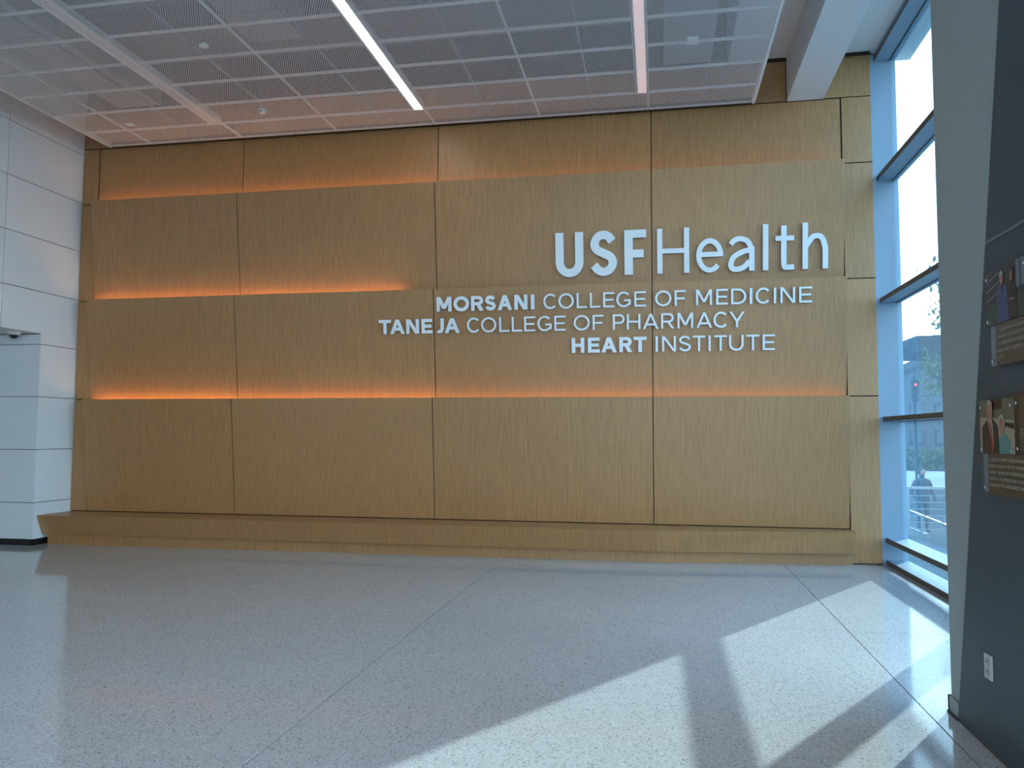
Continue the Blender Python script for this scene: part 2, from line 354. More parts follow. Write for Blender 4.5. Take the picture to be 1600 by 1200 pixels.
# ------------------------------------------------------------------ ceiling
ZC = 5.95
ce = MB().box(XL - 0.25, 0.95, YB, 10.95, 7.3, 7.5).box(0.95, 1.05, YB, 10.95, 6.56, 7.5).box(1.05, 3.3, YB, 10.95, 6.56, 6.75).build('ceiling', [CEILW])
tag(ce, 'white ceiling above a floating field of perforated metal panels', 'ceiling', kind='structure')
MB().box(XL - 0.1, 0.94, YB, 10.7, 7.27, 7.299).build('plenum_lining', PLEN, ce)
MB().box(1.06, 2.72, 10.60, 10.69, 6.535, 6.559).build('shadow_reveal', GAP, ce)
XS = [(-8.18, -7.495), (-7.495, -6.165), (-6.01, -4.52), (-4.52, -3.205), (-3.055, -1.567), (-1.567, -0.24), (-0.10, 1.235)]
XE = [(-8.18, -7.495), (-7.495, -6.01), (-6.01, -4.52), (-4.52, -3.055), (-3.055, -1.567), (-1.567, -0.10), (-0.10, 1.235)]
YL = [9.978 - 0.612 * k for k in range(20)]
cache = {}
def perf_panel(x0, x1, y0, y1):
    key = (round(x1 - x0, 3), round(y1 - y0, 3)); gp = 0.003
    if key not in cache:
        b = MB(); W, D = x1 - x0 - 2 * gp, y1 - y0 - 2 * gp; r = 0.011
        b.poly([(r, r, 0), (W - r, r, 0), (W - r, D - r, 0), (r, D - r, 0)], 1)
        for q in ([(0, 0), (W, 0), (W - r, r), (r, r)], [(W, 0), (W, D), (W - r, D - r), (W - r, r)], [(W, D), (0, D), (r, D - r), (W - r, D - r)], [(0, D), (0, 0), (r, r), (r, D - r)]):
            b.poly([(px, py, 0) for px, py in q], 0)
        for (ax, ay), (bx_, by_) in (((0, 0), (W, 0)), ((W, 0), (W, D)), ((W, D), (0, D)), ((0, D), (0, 0))):
            b.poly([(ax, ay, 0), (bx_, by_, 0), (bx_, by_, 0.03), (ax, ay, 0.03)], 0)
        o = b.build('ceiling_panel', [METALW, PERF], ce); cache[key] = o
    else:
        o = inst(cache[key], (0, 0, 0), ce)
    o.location = (x0 + gp, y0 + gp, ZC)
for x0, x1 in XE: perf_panel(x0, x1, 9.978, 10.52)
for k in range(19):
    for x0, x1 in XS: perf_panel(x0, x1, YL[k + 1], YL[k])
MB().box(1.235, 1.272, YL[19], 10.53, ZC - 0.012, ZC + 0.07).build('edge_trim', METALW, ce)
MB().box(-8.20, -8.18, YL[19], 10.53, ZC - 0.006, ZC + 0.07).build('edge_trim', METALW, ce)
MB().box(-8.20, 1.272, 10.522, 10.54, ZC - 0.002, ZC + 0.07).build('edge_trim', GAP, ce)
for xr in (-6.8, -5.25, -3.85, -2.28, -0.85, 0.62):
    MB().box(xr - 0.008, xr + 0.008, YL[19], 10.5, ZC + 0.10, ZC + 0.13).build('carrier_rail', DUCT, ce)
# beams and ducts dimly seen through the holes
for yb in (9.2, 7.4, 5.6, 3.8):
    MB().box(XL, 0.9, yb, yb + 0.22, 6.95, 7.27).build('plenum_beam', PLEN, ce)
for k, (x0, x1, y0, y1, z0, lb) in enumerate(((-7.9, -7.2, 1.0, 10.3, 6.45, 'leftmost grey air duct above the perforated ceiling'), (-5.0, -4.3, 1.0, 8.9, 6.5, 'grey air duct above the perforated ceiling left of lit lamp'), (0.1, 0.7, 1.0, 10.2, 6.4, 'grey air duct above the perforated ceiling nearest the white beam'))):
    d = MB().box(x0, x1, y0, y1, z0, z0 + 0.4).box(x0 - 0.02, x1 + 0.02, y0 + 2.4, y0 + 2.44, z0 - 0.02, z0 + 0.42).box(x0 - 0.02, x1 + 0.02, y0 + 4.8, y0 + 4.84, z0 - 0.02, z0 + 0.42).box(x0 - 0.02, x1 + 0.02, y0 + 7.2, y0 + 7.24, z0 - 0.02, z0 + 0.42)
    tag(d.build('air_duct', DUCT, loc=(x0, y0, z0)), lb, 'duct')
# white beam
bmw = MB().box(1.69, 2.145, YB, 10.645, 5.985, 6.559).build('ceiling_beam', WHITE, loc=(1.9, 3, 5.985)); tag(bmw, 'white boxed ceiling beam running into the oak wall', 'beam', kind='structure')
MB().box(1.68, 2.155, 10.646, 10.66, 5.975, 6.56).build('shadow_reveal', GAP, bmw)
# linear lamps
def linear(x0, x1, emit, st, label, dcol=(0.62, 0.58, 0.58)):
    root = empty('linear_lamp', ((x0 + x1) / 2, 6.0, ZC)); tag(root, label, 'ceiling light', 'linear lamps in the perforated ceiling')
    y0, y1 = YL[19], 9.972
    MB().box(x0, x0 + 0.014, y0, y1, ZC - 0.004, ZC + 0.07).build('side_rail', METALW, root)
    MB().box(x1 - 0.014, x1, y0, y1, ZC - 0.004, ZC + 0.07).build('side_rail', METALW, root)
    MB().box(x0, x1, y0, y1, ZC + 0.07, ZC + 0.09).build('housing', METALW, root)
    MB().box(x0 + 0.015, x1 - 0.015, y0, y1, ZC, ZC + 0.012).build('diffuser', mat('diffuser_' + label[:6].strip(), dcol, 0.5, emit=emit, estr=st), root)
linear(-6.162, -6.012, (1.0, 0.9, 0.92), 0.004, 'unlit greyish linear ceiling lamp nearest the left wall')
linear(-3.202, -3.057, (1.0, 0.97, 0.93), 1.6, 'brightly lit white linear ceiling lamp in the middle')
linear(-0.237, -0.102, (1.0, 0.72, 0.70), 0.07, 'dim pinkish linear ceiling lamp nearest the white beam')
# small ceiling devices
sp = empty('sprinkler_cover', (-4.97, 7.83, ZC)); tag(sp, 'flat round sprinkler cover plate on the perforated ceiling', 'sprinkler')
MB().lathe([(0.035, -0.001), (0.035, -0.022)], (-4.97, 7.83, ZC), 20).build('neck', METALW, sp)
MB().lathe([(0.052, -0.022), (0.054, -0.028), (0.050, -0.033)], (-4.97, 7.83, ZC), 24).build('plate', METALW, sp)
sm = empty('smoke_detector', (-5.21, 9.62, ZC)); tag(sm, 'white domed smoke detector on the perforated ceiling', 'smoke detector')
MB().lathe([(0.058, 0.0), (0.058, -0.022)], (-5.21, 9.62, ZC), 24).build('base', WHITE, sm)
MB().lathe([(0.052, -0.022), (0.048, -0.045), (0.030, -0.058), (0.012, -0.060)], (-5.21, 9.62, ZC), 24).build('sensor_head', WHITE, sm)
MB().box(-5.225, -5.195, 9.560, 9.568, ZC - 0.044, ZC - 0.034).build('sensor_vent', LGAP, sm)
for (xa, ya, wd, dp, lb) in ((0.34, 8.70, 0.125, 0.16, 'small square white device plate on ceiling near dim lamp'), (-7.36, 9.76, 0.11, 0.10, 'small square white device plate at ceiling corner near left wall')):
    r = empty('ceiling_device', (xa, ya, ZC)); tag(r, lb, 'device', 'square plates on the perforated ceiling')
    MB().box(xa, xa + wd, ya - dp / 2, ya + dp / 2, ZC - 0.012, ZC - 0.001).build('plate', WHITE, r)
    MB().box(xa + 0.015, xa + wd - 0.015, ya - dp / 2 + 0.015, ya + dp / 2 - 0.015, ZC - 0.02, ZC - 0.012).build('cover', WHITE, r)

# ------------------------------------------------------------------ window wall on the right
win = MB().box(XW, XG + 0.065, YJ, YJ + 0.09, 0.0, 6.52).build('window_1', FRAME); tag(win, 'tall blue-grey framed curtain window beside the oak wall', 'window', kind='structure')
RZ = [(0.0, 0.056), (0.272, 0.332), (1.785, 1.841), (3.29, 3.347), (4.868, 4.93), (6.45, 6.52)]
MUL = [7.70, 4.74, 1.78, -1.18, -4.14]
YW0 = YB
for i, (z0, z1) in enumerate(RZ):
    MB().box(XW + 0.006, XG - 0.004, YW0, YJ - 0.001, z0, z1).build('rail', FRAME, win)
    MB().box(XW, XW + 0.005, YW0, YJ - 0.001, z0, z1).build('rail_cap', CAPM, win)  # thin dark brown layer over the room side of each rail
    MB().box(XG + 0.008, XG + 0.06, YW0, YJ - 0.001, z0 + 0.003, z1 - 0.003).build('rail_outer_cap', FRAME, win)
for ym in MUL:
    MB().box(XW, XG + 0.065, ym, ym + 0.065, 0.0, 6.52).build('mullion', FRAME, win)
edges = [YJ] + MUL + [YB]
for j in range(len(edges) - 1):
    y1 = edges[j]; y0 = edges[j + 1] + 0.065
    if y1 - y0 < 0.2: continue
    for i in range(len(RZ) - 1):
        MB().poly([(XG, y0, RZ[i][1]), (XG, y1, RZ[i][1]), (XG, y1, RZ[i + 1][0]), (XG, y0, RZ[i + 1][0])]).build('pane', GLASS if y1 > 5 else CLEAR, win)  # unseen panes toward the viewer made clear to let more daylight in
    for i in (0, 1, 2, 3, 4):
        MB().box(XG - 0.012, XG - 0.002, y0, y1, RZ[i + 1][0] - 0.008, RZ[i + 1][0] - 0.0005).build('gasket', BLACK, win)
ws = MB().box(XW, XG + 0.065, YB, YJ + 0.09, 6.52, 6.60).build('trim_1', FRAME); tag(ws, 'blue-grey head trim over the tall window', 'trim', kind='structure')

# ------------------------------------------------------------------ right wall with dark slanted cladding
wr = MB().box(1.665, 1.90, 1.6, 5.105, 0.0, 6.559).build('wall_right', COLG); tag(wr, 'light grey wall end in front of the window', 'wall', kind='structure')
MB().prism([(1.645, 1.6, 0.012), (1.645, 4.950, 0.012), (1.645, 4.95 - 0.2300 * 5.9, 5.912), (1.645, 1.6, 5.912)], (0.0195, 0, 0)).build('slanted_cladding', DARKG, wr)
br = MB().box(1.652, 1.6645, 4.965, 5.105, 0.012, 0.095).build('baseboard_right', COLG); tag(br, 'grey base plate at the foot of the wall end', 'baseboard', kind='structure')
MB().box(1.640, 1.668, 4.955, 5.115, 0.0, 0.012).build('floor_shoe', BLACK, br)
MB().box(1.646, 1.667, 5.106, 5.112, 0.0, 0.10).build('end_strip', BLACK, br)
MB().box(1.6475, 1.6645, 1.6, 4.955, 0.0, 0.0115).build('shadow_strip', BLACK, br)
sl = MB().box(1.6395, 1.6445, 2.0, 4.345, 2.573, 2.585).build('light_streak', mat('pale_strip', (0.16, 0.18, 0.20), 0.5)); tag(sl, 'thin pale streak of light built across the dark slate wall', 'trim', kind='structure')  # streak of grazing light, built as a thin paler strip

out_ = empty('wall_outlet', (1.645, 4.487, 0.43)); tag(out_, 'white double power outlet low on the dark wall', 'outlet')
OW = mat('outlet_plastic', (0.52, 0.54, 0.55), 0.4)
MB().box(1.637, 1.645, 4.443, 4.531, 0.37, 0.492).build('cover_plate', OW, out_)
for zc_ in (0.405, 0.457):
    s_ = MB().lathe([(0.0205, -0.0005), (0.0205, -0.004), (0.017, -0.005)], (1.637, 4.487, zc_), 16, axis='X').build('socket', mat('socket_face', (0.36, 0.38, 0.39), 0.4), out_)
    for dy in (-0.008, 0.006):
        MB().box(1.6315, 1.6330, 4.487 + dy, 4.487 + dy + 0.003, zc_ - 0.004, zc_ + 0.008).build('slot', BLACK, s_)

# back of the hall: a glazed end wall
wb = MB().box(XL, 1.7, YB - 0.25, YB, 0, 0.4).box(XL, 3.1, YB - 0.25, YB, 5.4, 7.5).box(XL, -2.27, YB - 0.25, YB, 0.4, 5.4).box(1.3, 3.1, YB - 0.25, YB, 0, 5.4)
wb = wb.build('wall_back', WHITE); tag(wb, 'white end wall with a wide glazed opening behind the viewer', 'wall', kind='structure')
w2 = MB().box(-2.27, 1.30, YB - 0.2, YB - 0.05, 0.4, 0.46).build('window_2', FRAME); tag(w2, 'wide mullioned window behind the viewer', 'window', kind='structure')
for xm in (-2.27, -0.5): MB().box(xm, xm + 0.07, YB - 0.2, YB - 0.05, 0.46, 5.4).build('mullion', FRAME, w2)
for x0, x1 in ((-2.20, -0.5), (-0.43, 1.30)): MB().poly([(x0, YB - 0.12, 0.46), (x1, YB - 0.12, 0.46), (x1, YB - 0.12, 5.4), (x0, YB - 0.12, 5.4)]).build('pane', CLEAR, w2)

# ------------------------------------------------------------------ sign letters
def catmull(P, n=8):
    P = [Vector(p) for p in P]; Q = [P[0] * 2 - P[1]] + P + [P[-1] * 2 - P[-2]]; r = []
    for i in range(1, len(Q) - 2):
        a, b, c, d = Q[i - 1:i + 3]
        for k in range(n):
            t = k / n; r.append(0.5 * ((2 * b) + (c - a) * t + (2 * a - 5 * b + 4 * c - d) * t * t + (3 * b - a - 3 * c + d) * t ** 3))
    r.append(P[-1]); return r
def stroke(P, t):
    """polyline -> (left, right) outline of a stroke of width t"""
    P = [Vector(p) for p in P]; L = []; R = []
    for i, p in enumerate(P):
        d0 = (p - P[i - 1]).normalized() if i else None; d1 = (P[i + 1] - p).normalized() if i < len(P) - 1 else None
        d = (d0 + d1).normalized() if d0 is not None and d1 is not None else (d0 if d1 is None else d1)
        nrm = Vector((-d.y, d.x)); s = 1.0
        if d0 is not None and d1 is not None: s = 1 / max(0.5, nrm.dot(Vector((-d0.y, d0.x))))
        L.append(p + nrm * t / 2 * s); R.append(p - nrm * t / 2 * s)
    return L, R
def quad4(a, b, c, d): return [Vector(a), Vector(b)], [Vector(d), Vector(c)]
def diag(x0, y0, x1, y1, hw):
    """slanted stem cut level at both ends, hw = horizontal width"""
    return [Vector((x0 - hw / 2, y0)), Vector((x1 - hw / 2, y1))], [Vector((x0 + hw / 2, y0)), Vector((x1 + hw / 2, y1))]
def ring(cx, cy, rx, ry, a0, a1, t, n=36):
    o = []; i_ = []
    for k in range(n + 1):
        a = math.radians(a0 + (a1 - a0) * k / n); c, s = math.cos(a), math.sin(a)
        o.append(Vector((cx + rx * c, cy + ry * s))); i_.append(Vector((cx + (rx - t) * c, cy + (ry - t) * s)))
    return o, i_
def rect(x0, y0, x1, y1): return [Vector((x0, y0)), Vector((x1, y0))], [Vector((x0, y1)), Vector((x1, y1))]
def glyph(c, w, h, t):
    th = t * 0.94                                            # horizontals a touch thinner
    V = lambda x: rect(x, 0, x + t, h)
    if c == 'I' or c == 'l': return [rect(0, 0, w, h)]
    if c == 'L': return [V(0), rect(0, 0, w, th)]
    if c == 'E': return [V(0), rect(0, 0, w, th), rect(0, h - th, w, h), rect(0, h * 0.5 - th / 2, w * 0.92, h * 0.5 + th / 2)]
    if c == 'F': return [V(0), rect(0, h - th, w, h), rect(0, h * 0.47 - th / 2, w * 0.88, h * 0.47 + th / 2)]
    if c == 'H': return [V(0), V(w - t), rect(t, h / 2 - th / 2, w - t, h / 2 + th / 2)]
    if c == 'T': return [rect(w / 2 - t / 2, 0, w / 2 + t / 2, h), rect(0, h - th, w, h)]
    if c == 'N': return [V(0), V(w - t), diag(t * 0.62, h, w - t * 0.62, 0, t * 1.24)]
    if c == 'M': return [V(0), V(w - t), diag(t * 0.6, h, w / 2, h * 0.20, t * 1.2), diag(w - t * 0.6, h, w / 2, h * 0.20, t * 1.2)]
    if c == 'A':
        hw = t * 1.10; yb = h * 0.23
        f = lambda y: (hw / 2) + (w / 2 - hw / 2) * y / h
        return [diag(hw / 2, 0, w / 2, h, hw), diag(w - hw / 2, 0, w / 2, h, hw), rect(f(yb), yb, w - f(yb), yb + th)]
    if c == 'Y':
        hw = t * 1.18
        return [rect(w / 2 - t / 2, 0, w / 2 + t / 2, h * 0.44), diag(hw / 2, h, w / 2, h * 0.38, hw), diag(w - hw / 2, h, w / 2, h * 0.38, hw)]
    if c == 'O': return [ring(w / 2, h / 2, w / 2, h * 0.515, 0, 360, t, 56)]
    if c == 'C': return [ring(w * 0.52, h / 2, w * 0.52, h * 0.515, 42, 318, t, 44)]
    if c == 'G': return [ring(w * 0.51, h / 2, w * 0.51, h * 0.515, 44, 322, t, 44), rect(w - t * 1.02, h * 0.13, w - t * 0.02, h * 0.5), rect(w * 0.55, h * 0.5 - th, w - t * 0.02, h * 0.5)]
    if c == 'U':
        r = w / 2; ry = min(h * 0.42, r * 1.05)
        return [rect(0, ry, t, h), rect(w - t, ry, w, h), ring(r, ry, r, ry + h * 0.012, 180, 360, t, 28)]
    if c == 'J': return [rect(w - t, h * 0.32, w, h), ring(w - h * 0.32, h * 0.32, h * 0.32, h * 0.33, 232, 360, t, 20)]
    if c == 'D':
        r = h / 2; x = w - r if w > r else w * 0.4
        return [V(0), rect(t, 0, x, th), rect(t, h - th, x, h), ring(x, r, w - x, r, -90, 90, t, 28)]
    if c in 'PR':
        b = h * (0.40 if c == 'P' else 0.42); r = (h - b + th * 0.2) / 2; cy = h - r; x = max(t, w - r * 1.02)
        if c == 'R': x = max(t, w * 0.96 - r * 1.02)
        wr_ = w if c == 'P' else w * 0.96
        s = [V(0), rect(t, h - th, x, h), rect(t, h - 2 * r, x, h - 2 * r + th), ring(x, cy, wr_ - x, r, -90, 90, t, 24)]
        if c == 'R': s.append(diag(w * 0.52, h - 2 * r + th * 0.5, w - t * 0.62, 0, t * 1.22))
        return s
    if c == 'S':
        P = [(0.94, 0.82), (0.76, 0.95), (0.50, 1.0), (0.21, 0.945), (0.045, 0.765), (0.16, 0.605), (0.5, 0.505), (0.84, 0.40), (0.97, 0.235), (0.80, 0.06), (0.50, 0.0), (0.22, 0.055), (0.02, 0.19)]
        return [stroke(catmull([(t / 2 + x * (w - t), t / 2 - h * 0.01 + y * (h * 1.02 - t)) for x, y in P]), t)]
    X = h * 0.735                                            # x-height
    if c == 'e': return [ring(w / 2, X / 2, w / 2, X * 0.515, 0, 318, t, 44), rect(t * 0.7, X * 0.46, w - 0.002, X * 0.46 + th)]
    if c == 'a':
        top = stroke(catmull([(w * 0.10, X * 0.80), (w * 0.22, X * 0.91), (w * 0.46, X * 0.965), (w * 0.74, X * 0.88), (w - t * 0.55, X * 0.66)]), t)
        bowl = stroke(catmull([(w - t * 0.6, X * 0.625), (w * 0.56, X * 0.575), (w * 0.22, X * 0.43), (t * 0.5, X * 0.22), (w * 0.16, X * 0.085), (w * 0.36, X * 0.06), (w * 0.62, X * 0.13), (w - t * 0.9, X * 0.30)]), t)
        return [rect(w - t, 0, w, X * 0.72), top, bowl]
    if c == 't':
        return [rect(w * 0.30, h * 0.16, w * 0.30 + t, h * 0.955), rect(0, X - th * 0.98, w, X), stroke(catmull([(w * 0.30 + t / 2, h * 0.17), (w * 0.34 + t / 2, h * 0.07), (w * 0.56, th * 0.5), (w * 0.8, th * 0.5), (w, th * 0.55)]), t * 0.98)]
    if c == 'h':
        r = (w) / 2
        return [V(0), rect(w - t, 0, w, X * 0.62), stroke(catmull([(t * 0.4, X * 0.62), (t * 1.1, X * 0.78), (w * 0.42, X * 0.945), (w * 0.66, X * 0.955), (w - t * 0.95, X * 0.85), (w - t * 0.5, X * 0.60)]), t)]
    return [rect(0, 0, w, h)]
def letter(c, x0, x1, u0, h, t, zb, label, group, dep=0.028, gap=0.022):
    """cast letter on spacers; u0 = baseline height measured up the canted panel whose foot is at zb"""
    ztop = zb + 1.5; up = Vector((0, YT - YBOT, 1.5)).normalized(); nrm = Vector((0, -up.z, up.y))
    if nrm.y > 0: nrm = -nrm
    org = Vector((x0, YBOT, zb)) + up * u0 + nrm * gap
    b = MB()
    for k, (L, R) in enumerate(glyph(c, x1 - x0, h, t)):
        e = 0.0003 * k; n = len(L); i = len(b.v)
        for z in (0.0, dep + e):
            for side in (L, R):
                for p in side: b.v.append(tuple(Vector((p.x, 0, 0)) + up * p.y + nrm * z))
        f = lambda z, s, k_: i + z * 2 * n + s * n + k_
        for k_ in range(n - 1):
            b.f.append((f(1, 0, k_), f(1, 0, k_ + 1), f(1, 1, k_ + 1), f(1, 1, k_))); b.mi.append(0)
            b.f.append((f(0, 0, k_), f(0, 1, k_), f(0, 1, k_ + 1), f(0, 0, k_ + 1))); b.mi.append(1)
            for s in (0, 1): b.f.append((f(0, s, k_), f(0, s, k_ + 1), f(1, s, k_ + 1), f(1, s, k_))); b.mi.append(1)
        for k_ in (0, n - 1): b.f.append((f(0, 0, k_), f(1, 0, k_), f(1, 1, k_), f(0, 1, k_))); b.mi.append(1)
    o = b.build('sign_letter', [LETTER, LETTERSIDE]); o.location = org
    tag(o, label, 'letter', group)
    # spacer pins to the panel
    g2 = glyph(c, x1 - x0, h, t)[0]; pts = [(g2[0][0] + g2[1][0]) / 2, (g2[0][-1] + g2[1][-1]) / 2]
    for p in (pts if (pts[0] - pts[1]).length > 0.03 else pts[:1]):
        p = p.lerp((pts[0] + pts[1]) / 2, 0.12)
        q = Vector((p.x, 0, 0)) + up * p.y
        so = MB().tube(q + nrm * 0.001, q - nrm * (gap - 0.0005), 0.004, 6).build('spacer_pin', CHROME); so.parent = o
BIG = [('U', -1.357, -0.978), ('S', -0.895, -0.521), ('F', -0.431, -0.142), ('H', -0.000, 0.415), ('e', 0.503, 0.848), ('a', 0.911, 1.241), ('l', 1.345, 1.414), ('t', 1.501, 1.733), ('h', 1.834, 2.147)]
L1 = [[('M', -2.994, -2.782), ('O', -2.753, -2.533), ('R', -2.506, -2.330), ('S', -2.313, -2.158), ('A', -2.136, -1.937), ('N', -1.905, -1.726), ('I', -1.679, -1.630)],
      [('C', -1.509, -1.327), ('O', -1.306, -1.100), ('L', -1.061, -0.925), ('L', -0.885, -0.750), ('E', -0.709, -0.561), ('G', -0.536, -0.347), ('E', -0.302, -0.149)],
      [('O', -0.032, 0.177), ('F', 0.218, 0.364)],
      [('M', 0.491, 0.691), ('E', 0.744, 0.891), ('D', 0.931, 1.119), ('I', 1.161, 1.193), ('C', 1.234, 1.418), ('I', 1.457, 1.486), ('N', 1.538, 1.717), ('E', 1.765, 1.922)]]
L2 = [[('T', -3.836, -3.658), ('A', -3.673, -3.459), ('N', -3.438, -3.253), ('E', -3.216, -3.061), ('J', -3.038, -2.898), ('A', -2.887, -2.675)],
      [('C', -2.570, -2.383), ('O', -2.373, -2.160), ('L', -2.120, -1.978), ('L', -1.946, -1.807), ('E', -1.776, -1.623), ('G', -1.595, -1.401), ('E', -1.366, -1.214)],
      [('O', -1.104, -0.891), ('F', -0.852, -0.708)],
      [('P', -0.586, -0.430), ('H', -0.402, -0.225), ('A', -0.193, 0.010), ('R', 0.043, 0.212), ('M', 0.253, 0.452), ('A', 0.493, 0.692), ('C', 0.708, 0.892), ('Y', 0.908, 1.099)]]
L3 = [[('H', -1.135, -0.967), ('E', -0.919, -0.762), ('A', -0.742, -0.537), ('R', -0.504, -0.333), ('T', -0.316, -0.146)],
      [('I', -0.030, 0.000), ('N', 0.054, 0.230), ('S', 0.268, 0.426), ('T', 0.446, 0.605), ('I', 0.645, 0.673), ('T', 0.718, 0.879), ('U', 0.903, 1.086), ('T', 1.118, 1.284), ('E', 1.321, 1.473)]]
for k, (c, a, b_) in enumerate(BIG):
    bold = k < 3
    letter(c, a, b_, 0.134, 0.592, 0.112 if bold else 0.068, 3.612, 'large %s white letter %s, %s letter of the big top line' % ('bold' if bold else 'thin', c, ORD[k]), 'big top line of sign letters', 0.035, 0.03)
for words, u0, nm in ((L1, 1.190, 'upper'), (L2, 0.895, 'middle'), (L3, 0.595, 'lower')):
    for wi, word in enumerate(words):
        for k, (c, a, b_) in enumerate(word):
            bold = wi == 0
            letter(c, a, b_, u0, 0.201, 0.047 if bold else 0.027, 2.11, 'small %s white letter %s, %s letter of %s word in %s small line' % ('bold' if bold else 'thin', c, ORD[k], ORD[wi], nm), '%s small line of sign letters' % nm)

# ------------------------------------------------------------------ photo panels on the dark wall
XP = 1.620
BOLT = mat('bolt_steel', (0.6, 0.62, 0.65), 0.2, 1.0)
def flat(name, m, par, pts, lift):
    """flat print piece on the picture plane; pts = (distance from left edge, height from top) in metres"""
    y0, z1 = par['y0'], par['z1']; x = XP - 0.0008 * lift
    b = MB(); b.prism([(x, y0 - a, z1 - d) for a, d in pts], (0.0006, 0, 0)); return b.build(name, m, par)
def bolts(par, pts):
    for a, d in pts:
        MB().lathe([(0.0085, 0.024), (0.0085, -0.006), (0.006, -0.009)], (XP, par['y0'] - a, par['z1'] - d), 12, axis='X').build('standoff_bolt', BOLT, par)
def panel(name, y0, y1, z0, z1, m, label, cat, th=0.006):
    r = empty(name, (XP + th, (y0 + y1) / 2, z0)); tag(r, label, cat); r['y0'] = y0; r['z1'] = z1
    MB().box(XP, XP + th, y1, y0, z0, z1).build('backing', m, r); return r
def cleanup(r):
    for k in ('y0', 'z1'):
        if k in r: del r[k]
def ell(cx, cy, rx, ry, n=18): return [(cx + rx * math.cos(2 * PI * k / n), cy + ry * math.sin(2 * PI * k / n)) for k in range(n)]
c_ = lambda n, r, g, b: mat('print_' + n, lin(r, g, b), 0.3)
NIGHT, NAVY, GREEN, SKIN, SKIN2, HAIR, BLK, STEEL = c_('night', 30, 36, 48), c_('navy', 44, 62, 104), c_('green', 34, 60, 46), c_('skin', 150, 108, 90), c_('skin_b', 126, 86, 66), c_('hair', 150, 148, 146), c_('black', 16, 15, 18), c_('steel', 96, 108, 120)
OLIVE, SUIT, RED, SHIRT, TEAL, CREAM, BROWN = c_('olive', 92, 92, 76), c_('suit', 24, 22, 24), c_('red', 150, 40, 44), c_('shirt', 150, 150, 152), c_('teal', 72, 128, 130), c_('cream', 148, 140, 120), c_('brown', 74, 64, 52)
def acrylic():
    m = bpy.data.materials.new('clear_acrylic'); m.use_nodes = True; n = m.node_tree.nodes; l = m.node_tree.links; p = n['Principled BSDF']
    p.inputs['Base Color'].default_value = (0.4, 0.44, 0.46, 1); p.inputs['Roughness'].default_value = 0.08
    tr = n.new('ShaderNodeBsdfTransparent'); tr.inputs[0].default_value = (0.9, 0.93, 0.95, 1); mx = n.new('ShaderNodeMixShader'); mx.inputs[0].default_value = 0.25
    l.new(tr.outputs[0], mx.inputs[1]); l.new(p.outputs[0], mx.inputs[2]); l.new(mx.outputs[0], n['Material Output'].inputs[0]); return m
ACR = acrylic()
def textmat():
    """rows of print too small to read"""
    m = mat('fine_print', (0.1, 0.1, 0.1), 0.5); n = m.node_tree.nodes; l = m.node_tree.links
    t = n.new('ShaderNodeTexCoord'); mp = n.new('ShaderNodeMapping'); mp.inputs['Scale'].default_value = (1, 190, 60); nz = n.new('ShaderNodeTexNoise'); nz.inputs['Scale'].default_value = 1.0; nz.inputs['Detail'].default_value = 2
    r = n.new('ShaderNodeValToRGB'); r.color_ramp.elements[0].position = 0.36; r.color_ramp.elements[0].color = lin(84, 76, 64); r.color_ramp.elements[1].position = 0.56; r.color_ramp.elements[1].color = lin(128, 124, 114)
    l.new(t.outputs['Object'], mp.inputs[0]); l.new(mp.outputs[0], nz.inputs['Vector']); l.new(nz.outputs['Fac'], r.inputs['Fac']); l.new(r.outputs['Color'], n['Principled BSDF'].inputs['Base Color']); return m
TXT = textmat()
# upper picture: two people standing before a building at night
p1 = panel('photo_panel', 4.295, 3.84, 2.146, 2.412, NIGHT, 'upper acrylic photo of two people in front of a dark building', 'photo')
flat('lawn', GREEN, p1, [(0, 0.17), (0.455, 0.15), (0.455, 0.266), (0, 0.266)], 1)
for d in (0.03, 0.075, 0.12): flat('building_band', STEEL, p1, [(0.0, d + 0.02), (0.14, d - 0.012), (0.14, d - 0.004), (0.0, d + 0.028)], 1)
for a in (0.335, 0.385): flat('window_column', STEEL, p1, [(a, 0.0), (a + 0.035, 0.0), (a + 0.035, 0.12), (a, 0.13)], 1)
flat('jacket', NAVY, p1, [(0.125, 0.11), (0.150, 0.085), (0.205, 0.085), (0.240, 0.11), (0.245, 0.266), (0.12, 0.266)], 2)
flat('shirt_collar', BLK, p1, [(0.170, 0.085), (0.195, 0.085), (0.183, 0.13)], 3)
flat('head', SKIN, p1, ell(0.180, 0.055, 0.021, 0.030), 4); flat('hair', HAIR, p1, [(0.158, 0.05), (0.162, 0.028), (0.180, 0.018), (0.199, 0.028), (0.202, 0.05), (0.190, 0.038), (0.170, 0.038)], 5)
flat('dress', BLK, p1, [(0.250, 0.12), (0.272, 0.095), (0.305, 0.095), (0.335, 0.12), (0.350, 0.266), (0.247, 0.266)], 2)
flat('forearms', SKIN2, p1, [(0.262, 0.165), (0.318, 0.168), (0.318, 0.178), (0.262, 0.177)], 4)
flat('hair_long', BLK, p1, ell(0.287, 0.062, 0.026, 0.040), 3); flat('face', SKIN2, p1, ell(0.287, 0.062, 0.016, 0.026), 4)
bolts(p1, [(0.013, 0.035), (0.013, 0.245), (0.425, 0.035), (0.425, 0.245)]); cleanup(p1)
t1 = panel('text_panel', 4.262, 3.55, 1.945, 2.140, ACR, 'upper clear acrylic text panel below the photo before dark building', 'sign')
flat('brown_sheet', BROWN, t1, [(0.060, -0.003), (0.712, -0.003), (0.712, 0.198), (0.060, 0.198)], 1)
for k in range(5): flat('text_line', TXT, t1, [(0.072, 0.018 + 0.033 * k), (0.70 if k < 4 else 0.14, 0.018 + 0.033 * k), (0.70 if k < 4 else 0.14, 0.034 + 0.033 * k), (0.072, 0.034 + 0.033 * k)], 2)
